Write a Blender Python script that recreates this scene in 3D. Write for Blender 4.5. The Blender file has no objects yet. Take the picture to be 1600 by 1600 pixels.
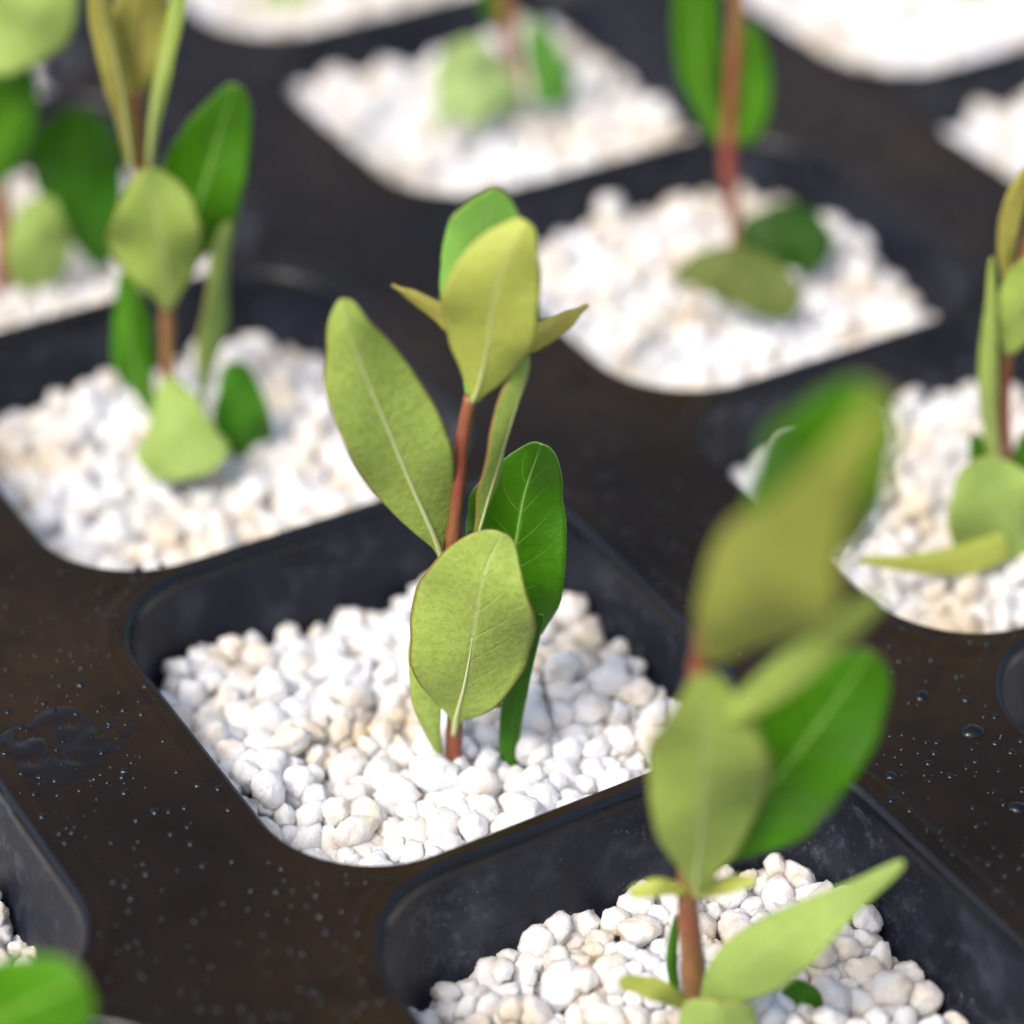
import bpy, math, random
import numpy as np
from mathutils import Vector, Matrix, noise
random.seed(7); rng = np.random.default_rng(7)
S = 0.05                      # one cell opening is 5 cm; geometry is laid out in cell widths
sc = bpy.context.scene
col = sc.collection
# ---------------------------------------------------------------- camera
PU, PV, RC = 1.0344, 1.3766, 0.2328      # pitch of the cells both ways, corner radius
FPX, YAW, PITCH, ROLL = 4555.8, 1.0230145, 0.6134318, 0.0157875
CAM = Vector((-2.2178869, -3.9393786, 3.5365925))
F = Vector((math.cos(PITCH)*math.cos(YAW), math.cos(PITCH)*math.sin(YAW), -math.sin(PITCH)))
R0 = F.cross(Vector((0, 0, 1))).normalized(); U0 = R0.cross(F)
RX = R0*math.cos(ROLL) + U0*math.sin(ROLL); UX = -R0*math.sin(ROLL) + U0*math.cos(ROLL)
cam = bpy.data.cameras.new('camera'); co = bpy.data.objects.new('camera', cam); col.objects.link(co)
M = Matrix((RX, UX, -F)).transposed().to_4x4(); M.translation = CAM*S
co.matrix_world = M
cam.sensor_width = 36; cam.lens = FPX/1600*36
cam.clip_start = 0.01; cam.clip_end = 100
cam.dof.use_dof = True; cam.dof.focus_distance = 5.48*S; cam.dof.aperture_fstop = 10.3
cam.dof.aperture_blades = 0
sc.camera = co
# ---------------------------------------------------------------- light
SUN_EL, SUN_AZ = math.radians(52), math.radians(196)   # azimuth of the direction towards the sun, from +X
w = bpy.data.worlds.new('World'); sc.world = w; w.use_nodes = True
nt = w.node_tree; bg = nt.nodes['Background']
sky = nt.nodes.new('ShaderNodeTexSky'); sky.sky_type = 'NISHITA'; sky.sun_disc = False
sky.sun_elevation = SUN_EL; sky.sun_rotation = math.pi/2 - SUN_AZ
sky.air_density = 1.0; sky.dust_density = 5.0; sky.ozone_density = 1.0
nt.links.new(sky.outputs[0], bg.inputs[0]); bg.inputs[1].default_value = 0.145
sl = bpy.data.lights.new('sun', 'SUN'); sl.energy = 1.1; sl.angle = math.radians(14); sl.color = (1, .965, .92)
so = bpy.data.objects.new('sun', sl); col.objects.link(so)
sd = Vector((math.cos(SUN_EL)*math.cos(SUN_AZ), math.cos(SUN_EL)*math.sin(SUN_AZ), math.sin(SUN_EL)))
so.rotation_euler = sd.to_track_quat('Z', 'Y').to_euler()
sc.view_settings.view_transform = 'Standard'; sc.view_settings.look = 'None'
sc.view_settings.exposure = .68; sc.view_settings.gamma = 1
# ---------------------------------------------------------------- helpers
def ray(px, py):
    return (F + RX*((px-800)/FPX) + UX*((800-py)/FPX))
def ground(px, py, z):
    d = ray(px, py); t = (z-CAM.z)/d.z
    return CAM + d*t
FH = Vector((F.x, F.y, 0)).normalized()
def at(px, py, base, d=0):
    """point of the upright sheet through a stem's base, d nearer to the viewer"""
    r = ray(px, py); t = ((base - CAM).dot(FH) - d)/r.dot(FH)
    return CAM + r*t
def mesh(name, V, P, mats, parent=None, origin=None, midx=None, uv=None, smooth=True):
    V = np.asarray(V, dtype=float); o = np.array(origin if origin is not None else (0, 0, 0), dtype=float)
    me = bpy.data.meshes.new(name); me.from_pydata(((V-o)*S).tolist(), [], P)
    for m in mats: me.materials.append(m)
    if midx is not None: me.polygons.foreach_set('material_index', midx)
    me.polygons.foreach_set('use_smooth', [smooth]*len(me.polygons))
    if uv is not None:
        ul = me.uv_layers.new(name='UVMap')
        li = np.zeros(len(me.loops), dtype=np.int32); me.loops.foreach_get('vertex_index', li)
        ul.data.foreach_set('uv', np.asarray(uv, dtype=np.float32)[li].ravel())
    me.update()
    ob = bpy.data.objects.new(name, me); col.objects.link(ob)
    if parent is not None:
        ob.parent = parent
        ob.location = Vector(o)*S - parent_loc(parent)
    else: ob.location = Vector(o)*S
    return ob
def parent_loc(p):
    l = Vector(p.location)
    while p.parent: p = p.parent; l += p.location
    return l
def empty(name, loc):
    o = bpy.data.objects.new(name, None); o.empty_display_size = .01
    col.objects.link(o); o.location = Vector(loc)*S; return o
def tag(o, label=None, cat=None, group=None, kind=None):
    if label: o['label'] = label
    if cat: o['category'] = cat
    if group: o['group'] = group
    if kind: o['kind'] = kind
    return o
# ---------------------------------------------------------------- materials
class N:
    def __init__(s, name):
        s.m = bpy.data.materials.new(name); s.m.use_nodes = True; s.t = s.m.node_tree
        s.b = s.t.nodes['Principled BSDF']; s.out = s.t.nodes['Material Output']
    def n(s, typ, **k):
        x = s.t.nodes.new(typ)
        for a, b in k.items(): setattr(x, a, b)
        return x
    def l(s, a, b): s.t.links.new(a, b)
    def pos(s, sc_):
        g = s.n('ShaderNodeNewGeometry'); v = s.n('ShaderNodeVectorMath', operation='SCALE'); v.inputs[3].default_value = sc_/S
        s.l(g.outputs['Position'], v.inputs[0]); return v.outputs[0]
    def noise(s, scale, detail=3, rough=.5, vec=None):
        x = s.n('ShaderNodeTexNoise'); x.inputs['Scale'].default_value = 1
        x.inputs['Detail'].default_value = detail; x.inputs['Roughness'].default_value = rough
        s.l(vec if vec is not None else s.pos(scale), x.inputs['Vector'])
        if vec is not None: x.inputs['Scale'].default_value = scale
        return x.outputs['Fac']
    def ramp(s, fac, stops):
        r = s.n('ShaderNodeValToRGB'); e = r.color_ramp.elements
        while len(e) < len(stops): e.new(.5)
        for k, (p, c) in zip(e, stops): k.position = p; k.color = (*c, 1) if len(c) == 3 else c
        s.l(fac, r.inputs[0]); return r.outputs[0]
    def mix(s, fac, a, b, mode='MIX'):
        x = s.n('ShaderNodeMix', data_type='RGBA', blend_type=mode)
        for v, i in ((fac, 0), (a, 6), (b, 7)):
            if isinstance(v, (int, float)): x.inputs[i].default_value = v
            elif isinstance(v, tuple): x.inputs[i].default_value = (*v, 1)
            else: s.l(v, x.inputs[i])
        return x.outputs[2]
    def math(s, op, a, b=None):
        x = s.n('ShaderNodeMath', operation=op)
        for v, i in ((a, 0), (b, 1)):
            if v is None: continue
            if isinstance(v, (int, float)): x.inputs[i].default_value = v
            else: s.l(v, x.inputs[i])
        return x.outputs[0]
    def bump(s, h, strength=.3, dist=.01):
        x = s.n('ShaderNodeBump'); x.inputs['Strength'].default_value = strength; x.inputs['Distance'].default_value = dist*S
        s.l(h, x.inputs['Height']); s.l(x.outputs[0], s.b.inputs['Normal'])
    def set(s, **k):
        for a, v in k.items():
            a = a.replace('_', ' ')
            if isinstance(v, tuple): s.b.inputs[a].default_value = (*v, 1)
            elif isinstance(v, (int, float)): s.b.inputs[a].default_value = v
            else: s.l(v, s.b.inputs[a])
BW = lambda v: (v, v, v)

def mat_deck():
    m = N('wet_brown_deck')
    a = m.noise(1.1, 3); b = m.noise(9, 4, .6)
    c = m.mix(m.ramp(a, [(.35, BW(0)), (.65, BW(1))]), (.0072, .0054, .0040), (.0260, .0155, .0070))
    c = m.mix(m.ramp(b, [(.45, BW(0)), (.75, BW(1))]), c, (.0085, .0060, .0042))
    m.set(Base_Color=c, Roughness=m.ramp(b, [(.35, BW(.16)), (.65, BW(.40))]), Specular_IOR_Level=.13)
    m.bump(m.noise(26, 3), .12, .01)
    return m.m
def mat_lip():
    m = N('black_lip_plastic')
    m.set(Base_Color=(.006, .0075, .011), Roughness=m.ramp(m.noise(12, 3), [(.3, BW(.22)), (.7, BW(.38))]), Specular_IOR_Level=.4)
    m.bump(m.noise(40, 2), .08, .01); return m.m
def mat_wall():
    m = N('charcoal_pocket_plastic')
    a = m.noise(6, 5, .65); b = m.noise(70, 2)
    c = m.ramp(a, [(.3, (.0040, .0055, .0110)), (.52, (.0095, .0125, .022)), (.72, (.033, .039, .054))])
    f2 = m.math('MULTIPLY', m.ramp(m.noise(24, 5, .75), [(.52, BW(0)), (.70, BW(1))]), m.ramp(m.noise(3.2, 2), [(.42, BW(0)), (.60, BW(.8))]))
    c = m.mix(f2, c, (.075, .085, .105))
    m.set(Base_Color=c, Roughness=.5, Specular_IOR_Level=.25)
    x = m.mix(.5, a, b); m.bump(x, .35, .008); return m.m
def mat_pebble():
    m = N('white_perlite')
    a = m.noise(4.2, 3, .6); b = m.noise(30, 4, .6)
    base = m.ramp(a, [(.40, (.78, .785, .80)), (.54, (.755, .745, .725)), (.68, (.62, .54, .42))])
    oi = m.n('ShaderNodeObjectInfo')
    base = m.mix(m.ramp(m.noise(11, 3), [(.50, BW(0)), (.72, BW(.75))]), base, (.68, .56, .39))
    base = m.mix(m.ramp(oi.outputs['Random'], [(.90, BW(0)), (.97, BW(.25))]), base, (.68, .58, .44))
    m.set(Base_Color=base, Roughness=.75, Specular_IOR_Level=.3)
    m.b.inputs['Subsurface Weight'].default_value = .6
    m.b.inputs['Subsurface Radius'].default_value = (.0016, .0015, .0013); m.b.inputs['Subsurface Scale'].default_value = 1
    m.bump(m.math('ADD', b, m.math('MULTIPLY', m.noise(75, 3, .7), .5)), .6, .016); return m.m
def mat_leaf(name, c, speck, vein, tint=(.7, 1, .25), trans=.3, rough=.45, veinamt=.5, speckamt=.5, spec=.22, edge=0):
    m = N(name)
    uv = m.n('ShaderNodeUVMap').outputs[0]
    sp = m.n('ShaderNodeSeparateXYZ'); m.l(uv, sp.inputs[0])
    t, s_ = sp.outputs[0], sp.outputs[1]
    av = m.math('ABSOLUTE', m.math('SUBTRACT', s_, .5))           # 0 on the midrib, .5 at the margin
    # side veins: thin lines slanting from the midrib towards the tip
    wob = m.math('MULTIPLY', m.math('SUBTRACT', m.noise(7, 2), .5), .10)
    ph = m.math('ADD', m.math('MULTIPLY', m.math('SUBTRACT', t, m.math('MULTIPLY', av, .42)), 8.0), m.math('MULTIPLY', wob, 6))
    fr = m.math('ABSOLUTE', m.math('SUBTRACT', m.math('FRACT', ph), .5))
    veins = m.ramp(fr, [(.0, BW(1)), (.05, BW(0))])
    veins = m.math('MULTIPLY', veins, m.ramp(av, [(.0, BW(1)), (.40, BW(0))]))
    mid = m.ramp(av, [(.0, BW(1)), (.014, BW(.7)), (.03, BW(0))])
    n1 = m.noise(9, 4, .6); n2 = m.noise(75, 3, .7)
    base = m.mix(m.ramp(n1, [(.3, BW(0)), (.7, BW(1))]), tuple(x*.86 for x in c), tuple(min(1, x*1.14) for x in c))
    base = m.mix(m.math('MULTIPLY', m.ramp(n2, [(.46, BW(0)), (.58, BW(1))]), speckamt), base, speck)
    base = m.mix(m.math('MULTIPLY', veins, veinamt*.7), base, vein)
    base = m.mix(m.math('MULTIPLY', mid, veinamt), base, vein)
    if edge: base = m.mix(m.math('MULTIPLY', m.ramp(m.math('ADD', av, m.math('MULTIPLY', wob, .12)), [(.470, BW(0)), (.492, BW(1))]), edge), base, (.24, .13, .03))
    m.set(Base_Color=base, Roughness=rough, Specular_IOR_Level=spec)
    m.bump(m.math('ADD', m.math('MULTIPLY', n2, .5), m.math('SUBTRACT', n1, m.math('MULTIPLY', m.math('ADD', mid, veins), .25))), .4, .014)
    tr = m.n('ShaderNodeBsdfTranslucent'); m.l(m.mix(1.0, base, tint, 'MULTIPLY'), tr.inputs[0])
    mx = m.n('ShaderNodeMixShader'); mx.inputs[0].default_value = trans
    m.l(m.b.outputs[0], mx.inputs[1]); m.l(tr.outputs[0], mx.inputs[2]); m.l(mx.outputs[0], m.out.inputs[0])
    return m.m
def mat_stem():
    m = N('reddish_stem')
    a = m.noise(5, 3)
    c = m.ramp(a, [(.35, (.31, .070, .052)), (.5, (.29, .105, .048)), (.68, (.29, .18, .055))])
    c = m.mix(m.ramp(m.noise(60, 3), [(.5, BW(0)), (.7, BW(.6))]), c, (.20, .07, .03))
    m.set(Base_Color=c, Roughness=.5); m.b.inputs['Subsurface Weight'].default_value = .15
    m.b.inputs['Subsurface Radius'].default_value = (.001, .0006, .0003)
    m.bump(m.noise(50, 3), .3, .008); return m.m
def mat_water():
    m = N('water'); m.set(Base_Color=(1, 1, 1), Roughness=.02, IOR=1.36, Transmission_Weight=1.0); return m.m
def mat_bead():
    m = N('water_bead_on_black'); m.set(Base_Color=(.0022, .0022, .0026), Roughness=.06, IOR=1.5); return m.m
def mat_plain(name, c, r=.6):
    m = N(name); m.set(Base_Color=c, Roughness=r); return m.m
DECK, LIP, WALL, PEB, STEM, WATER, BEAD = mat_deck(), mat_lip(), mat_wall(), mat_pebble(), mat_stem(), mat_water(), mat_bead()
G_TOP = mat_leaf('green_leaf_upper', (.078, .27, .006), (.058, .21, .006), (.34, .60, .10), (.6, 1, .2), .28, .33, .75, .3, .4)
G_DARK = mat_leaf('dark_leaf_upper', (.050, .19, .008), (.04, .15, .008), (.16, .36, .06), (.6, 1, .2), .2, .4, .4, .3)
U_OLIVE = mat_leaf('olive_leaf_underside', (.42, .56, .12), (.31, .41, .075), (.66, .70, .34), (.75, 1, .3), .27, .5, .42, .5, edge=.8)
U_GREEN = mat_leaf('soft_green_leaf_underside', (.39, .54, .135), (.34, .46, .11), (.50, .66, .26), (.75, 1, .3), .28, .5, .4, .4)
U_YELLOW = mat_leaf('yellow_green_young_leaf', (.55, .63, .125), (.52, .53, .11), (.66, .60, .22), (.85, 1, .25), .34, .45, .3, .6, edge=.35)
G_DEEP = mat_leaf('deep_green_leaf', (.022, .075, .004), (.02, .06, .004), (.06, .15, .02), (.6, 1, .2), .12, .4, .3, .3)
U_PALE = mat_leaf('pale_green_leaf', (.47, .62, .24), (.44, .57, .21), (.55, .7, .3), (.75, 1, .35), .28, .5, .3, .3)
U_YELLOW2 = mat_leaf('olive_yellow_leaf', (.50, .56, .10), (.42, .47, .09), (.5, .5, .18), (.8, 1, .25), .3, .45, .2, .4)
U_FRESH = mat_leaf('fresh_green_young_leaf', (.30, .62, .12), (.28, .56, .10), (.45, .7, .25), (.7, 1, .25), .36, .42, .4, .3)
U_BRONZE = mat_leaf('bronze_young_leaf', (.42, .40, .09), (.36, .31, .07), (.30, .22, .07), (.85, .9, .25), .3, .5, .55, .5)
RIMRED = mat_plain('reddish_leaf_margin', (.33, .19, .06), .5)
RIMLIGHT = mat_plain('pale_leaf_margin', (.42, .68, .17), .5)
MIDR = mat_plain('pale_midrib', (.60, .66, .30), .5)
MIDG = mat_plain('green_midrib', (.33, .60, .14), .5)
GROUND = mat_plain('dark_bench', (.03, .027, .024), .8)
# ---------------------------------------------------------------- tray
def rrect(off, nc=12, h=.5, r=RC):
    """rounded square grown by off, counter-clockwise"""
    pts = []
    rr = max(r+off, .01)
    for sx, sy, a0 in ((1, 1, 0), (-1, 1, 90), (-1, -1, 180), (1, -1, 270)):
        for k in range(nc+1):
            a = math.radians(a0+90*k/nc)
            pts.append((sx*(h-r)+rr*math.cos(a), sy*(h-r)+rr*math.sin(a)))
    out = []
    for i, p in enumerate(pts):                 # extra points along the straight sides
        q = pts[(i+1) % len(pts)]; out.append(p)
        if i % (nc+1) == nc:
            for k in range(1, 6): out.append((p[0]+(q[0]-p[0])*k/6, p[1]+(q[1]-p[1])*k/6))
    return out
def sdf(x, y, h=.5, r=RC):
    qx, qy = abs(x)-(h-r), abs(y)-(h-r)
    return math.hypot(max(qx, 0), max(qy, 0)) + min(max(qx, qy), 0) - r
PRO = [(-.01, -.05), (-.006, -.024), (-.004, -.012), (0, -.005), (.005, -.001), (.010, 0), (.018, -.0005), (.024, -.0015), (.030, -.0018), (.038, -.0006), (.046, -.0015), (.056, -.004), (.07, -.005), (9, -.005)]
def prof(o): return float(np.interp(o, [p[0] for p in PRO], [p[1] for p in PRO]))
RANGE_I, RANGE_J = range(-6, 3), range(-2, 5)
ground_o = mesh('ground', [(-30, -30, -1.2), (30, -30, -1.2), (30, 30, -1.2), (-30, 30, -1.2)], [(0, 1, 2, 3)], [GROUND])
tag(ground_o, 'dark bench surface under the seedling tray', 'bench', kind='structure')
tray = empty('seedling_tray', (0, 0, -.9))
tag(tray, 'wet black plastic seedling tray with rounded square cells full of white gravel', 'tray')
offs = [.005, .008, .012, .018, .024, .030, .034, .038, .042, .046, .051, .056, .063, .072, .11]
V, P = [], []
for i in RANGE_I:
    for j in RANGE_J:
        cx, cy = j*PV, -i*PU
        rings = []
        for o in offs:
            rings.append([(x, max(-PU/2, min(PU/2, y))) for x, y in rrect(o)])
        last = []
        for x, y in rrect(.11):
            k = min(PV/2/abs(x) if x else 9, 9)
            if abs(y) >= PU/2-1e-6 or abs(y)*k > PU/2:
                kk = PU/2/abs(y) if y else 9; last.append((x*kk if abs(x*kk) < PV/2 else math.copysign(PV/2, x), math.copysign(PU/2, y)))
            else: last.append((math.copysign(PV/2, x), y))
        rings.append(last)
        n = len(last)
        for ri, rg in enumerate(rings):
            b0 = len(V)
            for x, y in rg: V.append((cx+x, cy+y, prof(sdf(x, y))))
            if ri:
                for k in range(n):
                    P.append((b0-n+k, b0-n+(k+1) % n, b0+(k+1) % n, b0+k))
        # square corners of the tile
        for sx in (1, -1):
            for sy in (1, -1):
                c0 = len(V); V.append((cx+sx*PV/2, cy+sy*PU/2, -.005))
                base = c0-1
                # connect to the two outer ring points next to the corner
                b0 = [q for q in range(n) if abs(last[q][0]-sx*PV/2) < 1e-6 and last[q][1]*sy > 0]
                e0 = [q for q in range(n) if abs(last[q][1]-sy*PU/2) < 1e-6 and last[q][0]*sx > 0 and abs(last[q][0]-sx*PV/2) > 1e-6]
                if b0 and e0:
                    start = c0-n-(0 if (sx, sy) == (1, 1) else {(1, -1): 1, (-1, 1): 2, (-1, -1): 3}[(sx, sy)])
                    qa = max(b0, key=lambda q: last[q][1]*sy); qb = max(e0, key=lambda q: last[q][0]*sx)
                    tri = (start+qa, c0, start+qb)
                    P.append(tri if sx*sy > 0 else tri[::-1])
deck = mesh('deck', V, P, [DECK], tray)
import bmesh
bm = bmesh.new(); bm.from_mesh(deck.data)
bmesh.ops.remove_doubles(bm, verts=bm.verts, dist=1e-5*S*10)
bmesh.ops.dissolve_degenerate(bm, dist=1e-6, edges=bm.edges)
bm.normal_update()
for f_ in bm.faces:
    if f_.normal.z < 0: f_.normal_flip()
    f_.smooth = True
bm.to_mesh(deck.data); bm.free()
# pocket walls and lips share mesh data over all the cells
lipr = [.0085, .005, .0025, 0, -.002, -.004, -.006, -.0075]
V, P = [], []
for ri, o in enumerate(lipr):
    b0 = len(V); rg = rrect(o); n = len(rg)
    for x, y in rg: V.append((x, y, prof(o)+(.0005 if ri == 0 else 0)))
    if ri:
        for k in range(n): P.append((b0-n+k, b0+k, b0+(k+1) % n, b0-n+(k+1) % n))
P = [p[::-1] for p in P]
lip0 = mesh('lip', V, P, [LIP]); lip_me = lip0.data; bpy.data.objects.remove(lip0)
V, P = [], []
wr = [(-.0075, -.032), (-.010, -.06), (-.016, -.10), (-.03, -.2), (-.06, -.4), (-.09, -.6), (-.11, -.75)]
for ri, (o, z) in enumerate(wr):
    b0 = len(V); rg = rrect(o); n = len(rg)
    for x, y in rg: V.append((x, y, z))
    if ri:
        for k in range(n): P.append((b0-n+k, b0-n+(k+1) % n, b0+(k+1) % n, b0+k))
P.append(tuple(range(b0, b0+n))[::-1])
wall0 = mesh('cell_pocket', V, P, [WALL]); wall_me = wall0.data; bpy.data.objects.remove(wall0)
for i in RANGE_I:
    for j in RANGE_J:
        pk = bpy.data.objects.new('cell_pocket', wall_me); col.objects.link(pk); pk.parent = tray
        pk.location = Vector((j*PV, -i*PU, 0))*S - tray.location
        lp = bpy.data.objects.new('lip', lip_me); col.objects.link(lp); lp.parent = pk

# ---------------------------------------------------------------- gravel
import numpy as np
def ico(sub):
    b = bmesh.new(); bmesh.ops.create_icosphere(b, subdivisions=sub, radius=1)
    v = np.array([q.co[:] for q in b.verts]); f = np.array([[w_.index for w_ in p.verts] for p in b.faces]); b.free()
    return v, f
V2, F2 = ico(3); V1, F1 = ico(2); V0, F0 = ico(1)
def pebble_shape(v, seed):
    r = np.random.default_rng(seed)
    # blunt popcorn-like chip: a few lobes, shaved by random planes, roughened by noise
    rad = np.full(len(v), .74)
    for k in range(r.integers(4, 8)):
        c_ = r.normal(size=3); c_ /= np.linalg.norm(c_)
        rad = np.maximum(rad, .74 + r.uniform(.10, .34)*np.exp(-(1-v@c_)/r.uniform(.10, .30)))
    out = v*rad[:, None]
    for k in range(7):
        nrm = r.normal(size=3); nrm /= np.linalg.norm(nrm); d = r.uniform(.55, .85)
        s_ = out@nrm - d
        out = out - np.outer(np.where(s_ > 0, s_*.85, 0), nrm)
    off = r.uniform(-50, 50, 3)
    nn = np.array([noise.noise(Vector(p*1.7+off)) for p in v])*.16 + np.array([noise.noise(Vector(p*3.8+off)) for p in v])*.15
    return out*(1+nn)[:, None]*np.array([r.uniform(1.1, 1.4), r.uniform(.9, 1.1), r.uniform(.8, 1)])*1.10
SH2 = [pebble_shape(V2, k) for k in range(16)]
SH1 = [pebble_shape(V1, k) for k in range(16)]
SH0 = [pebble_shape(V0, k)*1.05 for k in range(16)]
def rotm(r):
    q = r.normal(size=4); q /= np.linalg.norm(q); a, b, c, d = q
    return np.array([[1-2*(c*c+d*d), 2*(b*c-a*d), 2*(b*d+a*c)], [2*(b*c+a*d), 1-2*(b*b+d*d), 2*(c*d-a*b)], [2*(b*d-a*c), 2*(c*d+a*b), 1-2*(b*b+c*c)]])
def fill(cx, cy, level, bumps, n=620, seed=0):
    """drop balls one by one; each rests in the lowest of several trial spots"""
    r = np.random.default_rng(seed)
    C = np.zeros((n, 3)); RR = np.zeros(n); m = 0
    def floor(x, y):
        z = level
        for bx, by, bh, bs in bumps: z += bh*math.exp(-((x-bx)**2+(y-by)**2)/bs**2)
        return z - .085
    while m < n:
        rad = float(np.clip(r.lognormal(math.log(.0262), .32), .012, .044))
        best = None
        for k in range(14):
            x, y = r.uniform(-.5, .5, 2)
            wallin = .022
            if sdf(x, y) > -(rad*.6+wallin): continue
            z = floor(x, y)
            if m:
                d2 = (C[:m, 0]-x)**2+(C[:m, 1]-y)**2; R2 = ((RR[:m]+rad)*.64)**2
                q = d2 < R2
                if q.any(): z = max(z, (C[:m, 2][q]+np.sqrt(R2[q]-d2[q])).max())
            s_ = z - floor(x, y)
            if best is None or s_ < best[0]: best = (s_, x, y, z)
        if best is None: continue
        if best[0] > .112: 
            n -= 1; continue
        C[m] = best[1:]; RR[m] = rad; m += 1
    C = C[:m]+np.array([cx, cy, 0])
    return C, RR[:m]
CELLS = {  # level of the gravel, heaps (in cell coordinates)
 (0, 0): (-.143, [(.12, .46, -.055, .24), (-.40, .02, .07, .14), (-.05, -.35, .03, .2), (.3, -.1, .03, .2)]),
 (1, 0): (-.210, [(.1, .1, .05, .25), (.42, .2, .05, .1), (0, .35, .03, .15)]),
 (0, 1): (-.140, [(-.3, .1, .04, .1), (0, .3, .03, .15)]),
 (-1, 0): (-.172, [(.24, .34, .07, .12), (-.1, .35, .03, .15)]),
 (-1, 1): (-.118, [(.36, .02, .10, .12), (0, .4, .03, .15)]),
 (-2, 1): (-.110, [(.32, .30, .06, .15), (-.3, .3, .04, .15)]),
 (-2, 0): (-.14, []), (-2, 2): (-.12, []), (-1, 2): (-.13, [(-.1, .35, .05, .15)]), (-3, 1): (-.12, []), (-3, 0): (-.14, []),
 (0, -1): (-.22, [(.36, 0, .05, .12)]), (1, 1): (-.20, []), (1, -1): (-.2, []), (-3, 2): (-.13, []), (-2, 3): (-.13, []), (-4, 1): (-.13, []), (0, 2): (-.15, [])}
ALL = []
for (i, j), (lev, bumps) in CELLS.items():
    C, RR = fill(j*PV, -i*PU, lev, bumps, 900, seed=100+i*13+j*7)
    ALL += [(Vector(c), r_, (i, j)) for c, r_ in zip(C, RR)]
def to_px(p):
    d = p-CAM; z = d.dot(F); return 800+FPX*d.dot(RX)/z, 800-FPX*d.dot(UX)/z, z
scored = []
bycell = {}
for k, (c, r_, ij) in enumerate(ALL): bycell.setdefault(ij, []).append(k)
for k, (c, r_, ij) in enumerate(ALL):
    x, y, z = to_px(c)
    if not (-10 < x < 1610 and -10 < y < 1610): continue
    # hidden ones (something between it and the camera) count less
    hid = 0
    for q in bycell[ij]:
        if q == k: continue
        d = ALL[q][0]-c
        if d.z <= 0 or d.length > .14: continue
        a = d.dot(-F)
        if a > 0 and (d + F*a).length < ALL[q][1]*.8: hid += 1
    s_ = to_px(c)[2]
    rim = ray(x, y); t = (0-CAM.z)/rim.z; g = CAM+rim*t
    if sdf(g.x-ij[1]*PV, g.y+ij[0]*PU) > 0: continue     # behind the near rim
    if hid: continue
    scored.append((r_/z, k))
scored.sort(reverse=True)
single = {k for _, k in scored[:300]}
meshes = []
for k in range(16):
    me = bpy.data.meshes.new('pebble'); me.from_pydata((SH2[k]*.026*S).tolist(), [], F2.tolist()); me.materials.append(PEB)
    me.polygons.foreach_set('use_smooth', [True]*len(me.polygons)); meshes.append(me)
PLAB = {(0, 0): 'white perlite pebble lying in the gravel of the middle cell round the sharp seedling',
        (1, 0): 'white perlite pebble in the gravel of the nearest cell under the big blurred seedling',
        (0, -1): 'white perlite pebble in the cell cut off by the left edge',
        (0, 1): 'white perlite pebble in the gravel of the cell at the right edge',
        (-1, 0): 'white perlite pebble in the cell of the tall seedling at the left',
        (-1, 1): 'white perlite pebble in the cell behind right of the middle one'}
sv, sf, nv = [], [], 0
for k, (c, r_, ij) in enumerate(ALL):
    Rm = rotm(rng)
    if k in single:
        o = bpy.data.objects.new('pebble', meshes[k % 16]); col.objects.link(o)
        o.location = c*S; o.scale = (r_/.026,)*3
        o.rotation_euler = Matrix(Rm.tolist()).to_euler()
        tag(o, PLAB.get(ij, 'white perlite pebble in one of the blurred cells behind'), 'pebble', 'white pebbles in the cell at grid %s' % {(0, 0): 'middle', (1, 0): 'front'}.get(ij, 'edge'))
        o['group'] = {(0, 0): 'pebbles in the middle cell', (1, 0): 'pebbles in the nearest cell', (0, -1): 'pebbles in the left edge cell', (0, 1): 'pebbles in the right edge cell', (-1, 0): 'pebbles in the left cell', (-1, 1): 'pebbles in the cell behind right'}.get(ij, 'pebbles in the far cells')
    else:
        near = ij in ((0, 0), (1, 0), (0, 1), (0, -1), (-1, 0))
        sh, ff = (SH2, F2) if near else (SH1, F1)
        v = (sh[k % 16]@Rm.T)*r_ + np.array(c[:])
        sv.append(v); sf.append(ff+nv); nv += len(v)
g = mesh('gravel', np.concatenate(sv), np.concatenate(sf).tolist(), [PEB])
tag(g, 'small white perlite gravel filling every cell of the tray', 'gravel', kind='stuff')
# darker potting mix hidden under the gravel
V, P = [], []
for (i, j), (lev, b) in CELLS.items():
    b0 = len(V); rg = rrect(-.075); n = len(rg)
    for x, y in rg: V.append((j*PV+x, -i*PU+y, lev-.085))
    P.append(tuple(range(b0, b0+n)))
so_ = mesh('potting_mix', V, P, [mat_plain('pale_grit', (.42, .36, .28), .9)], smooth=False)
tag(so_, 'pale grit under the white gravel in the cells', 'potting mix', kind='stuff')

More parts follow.
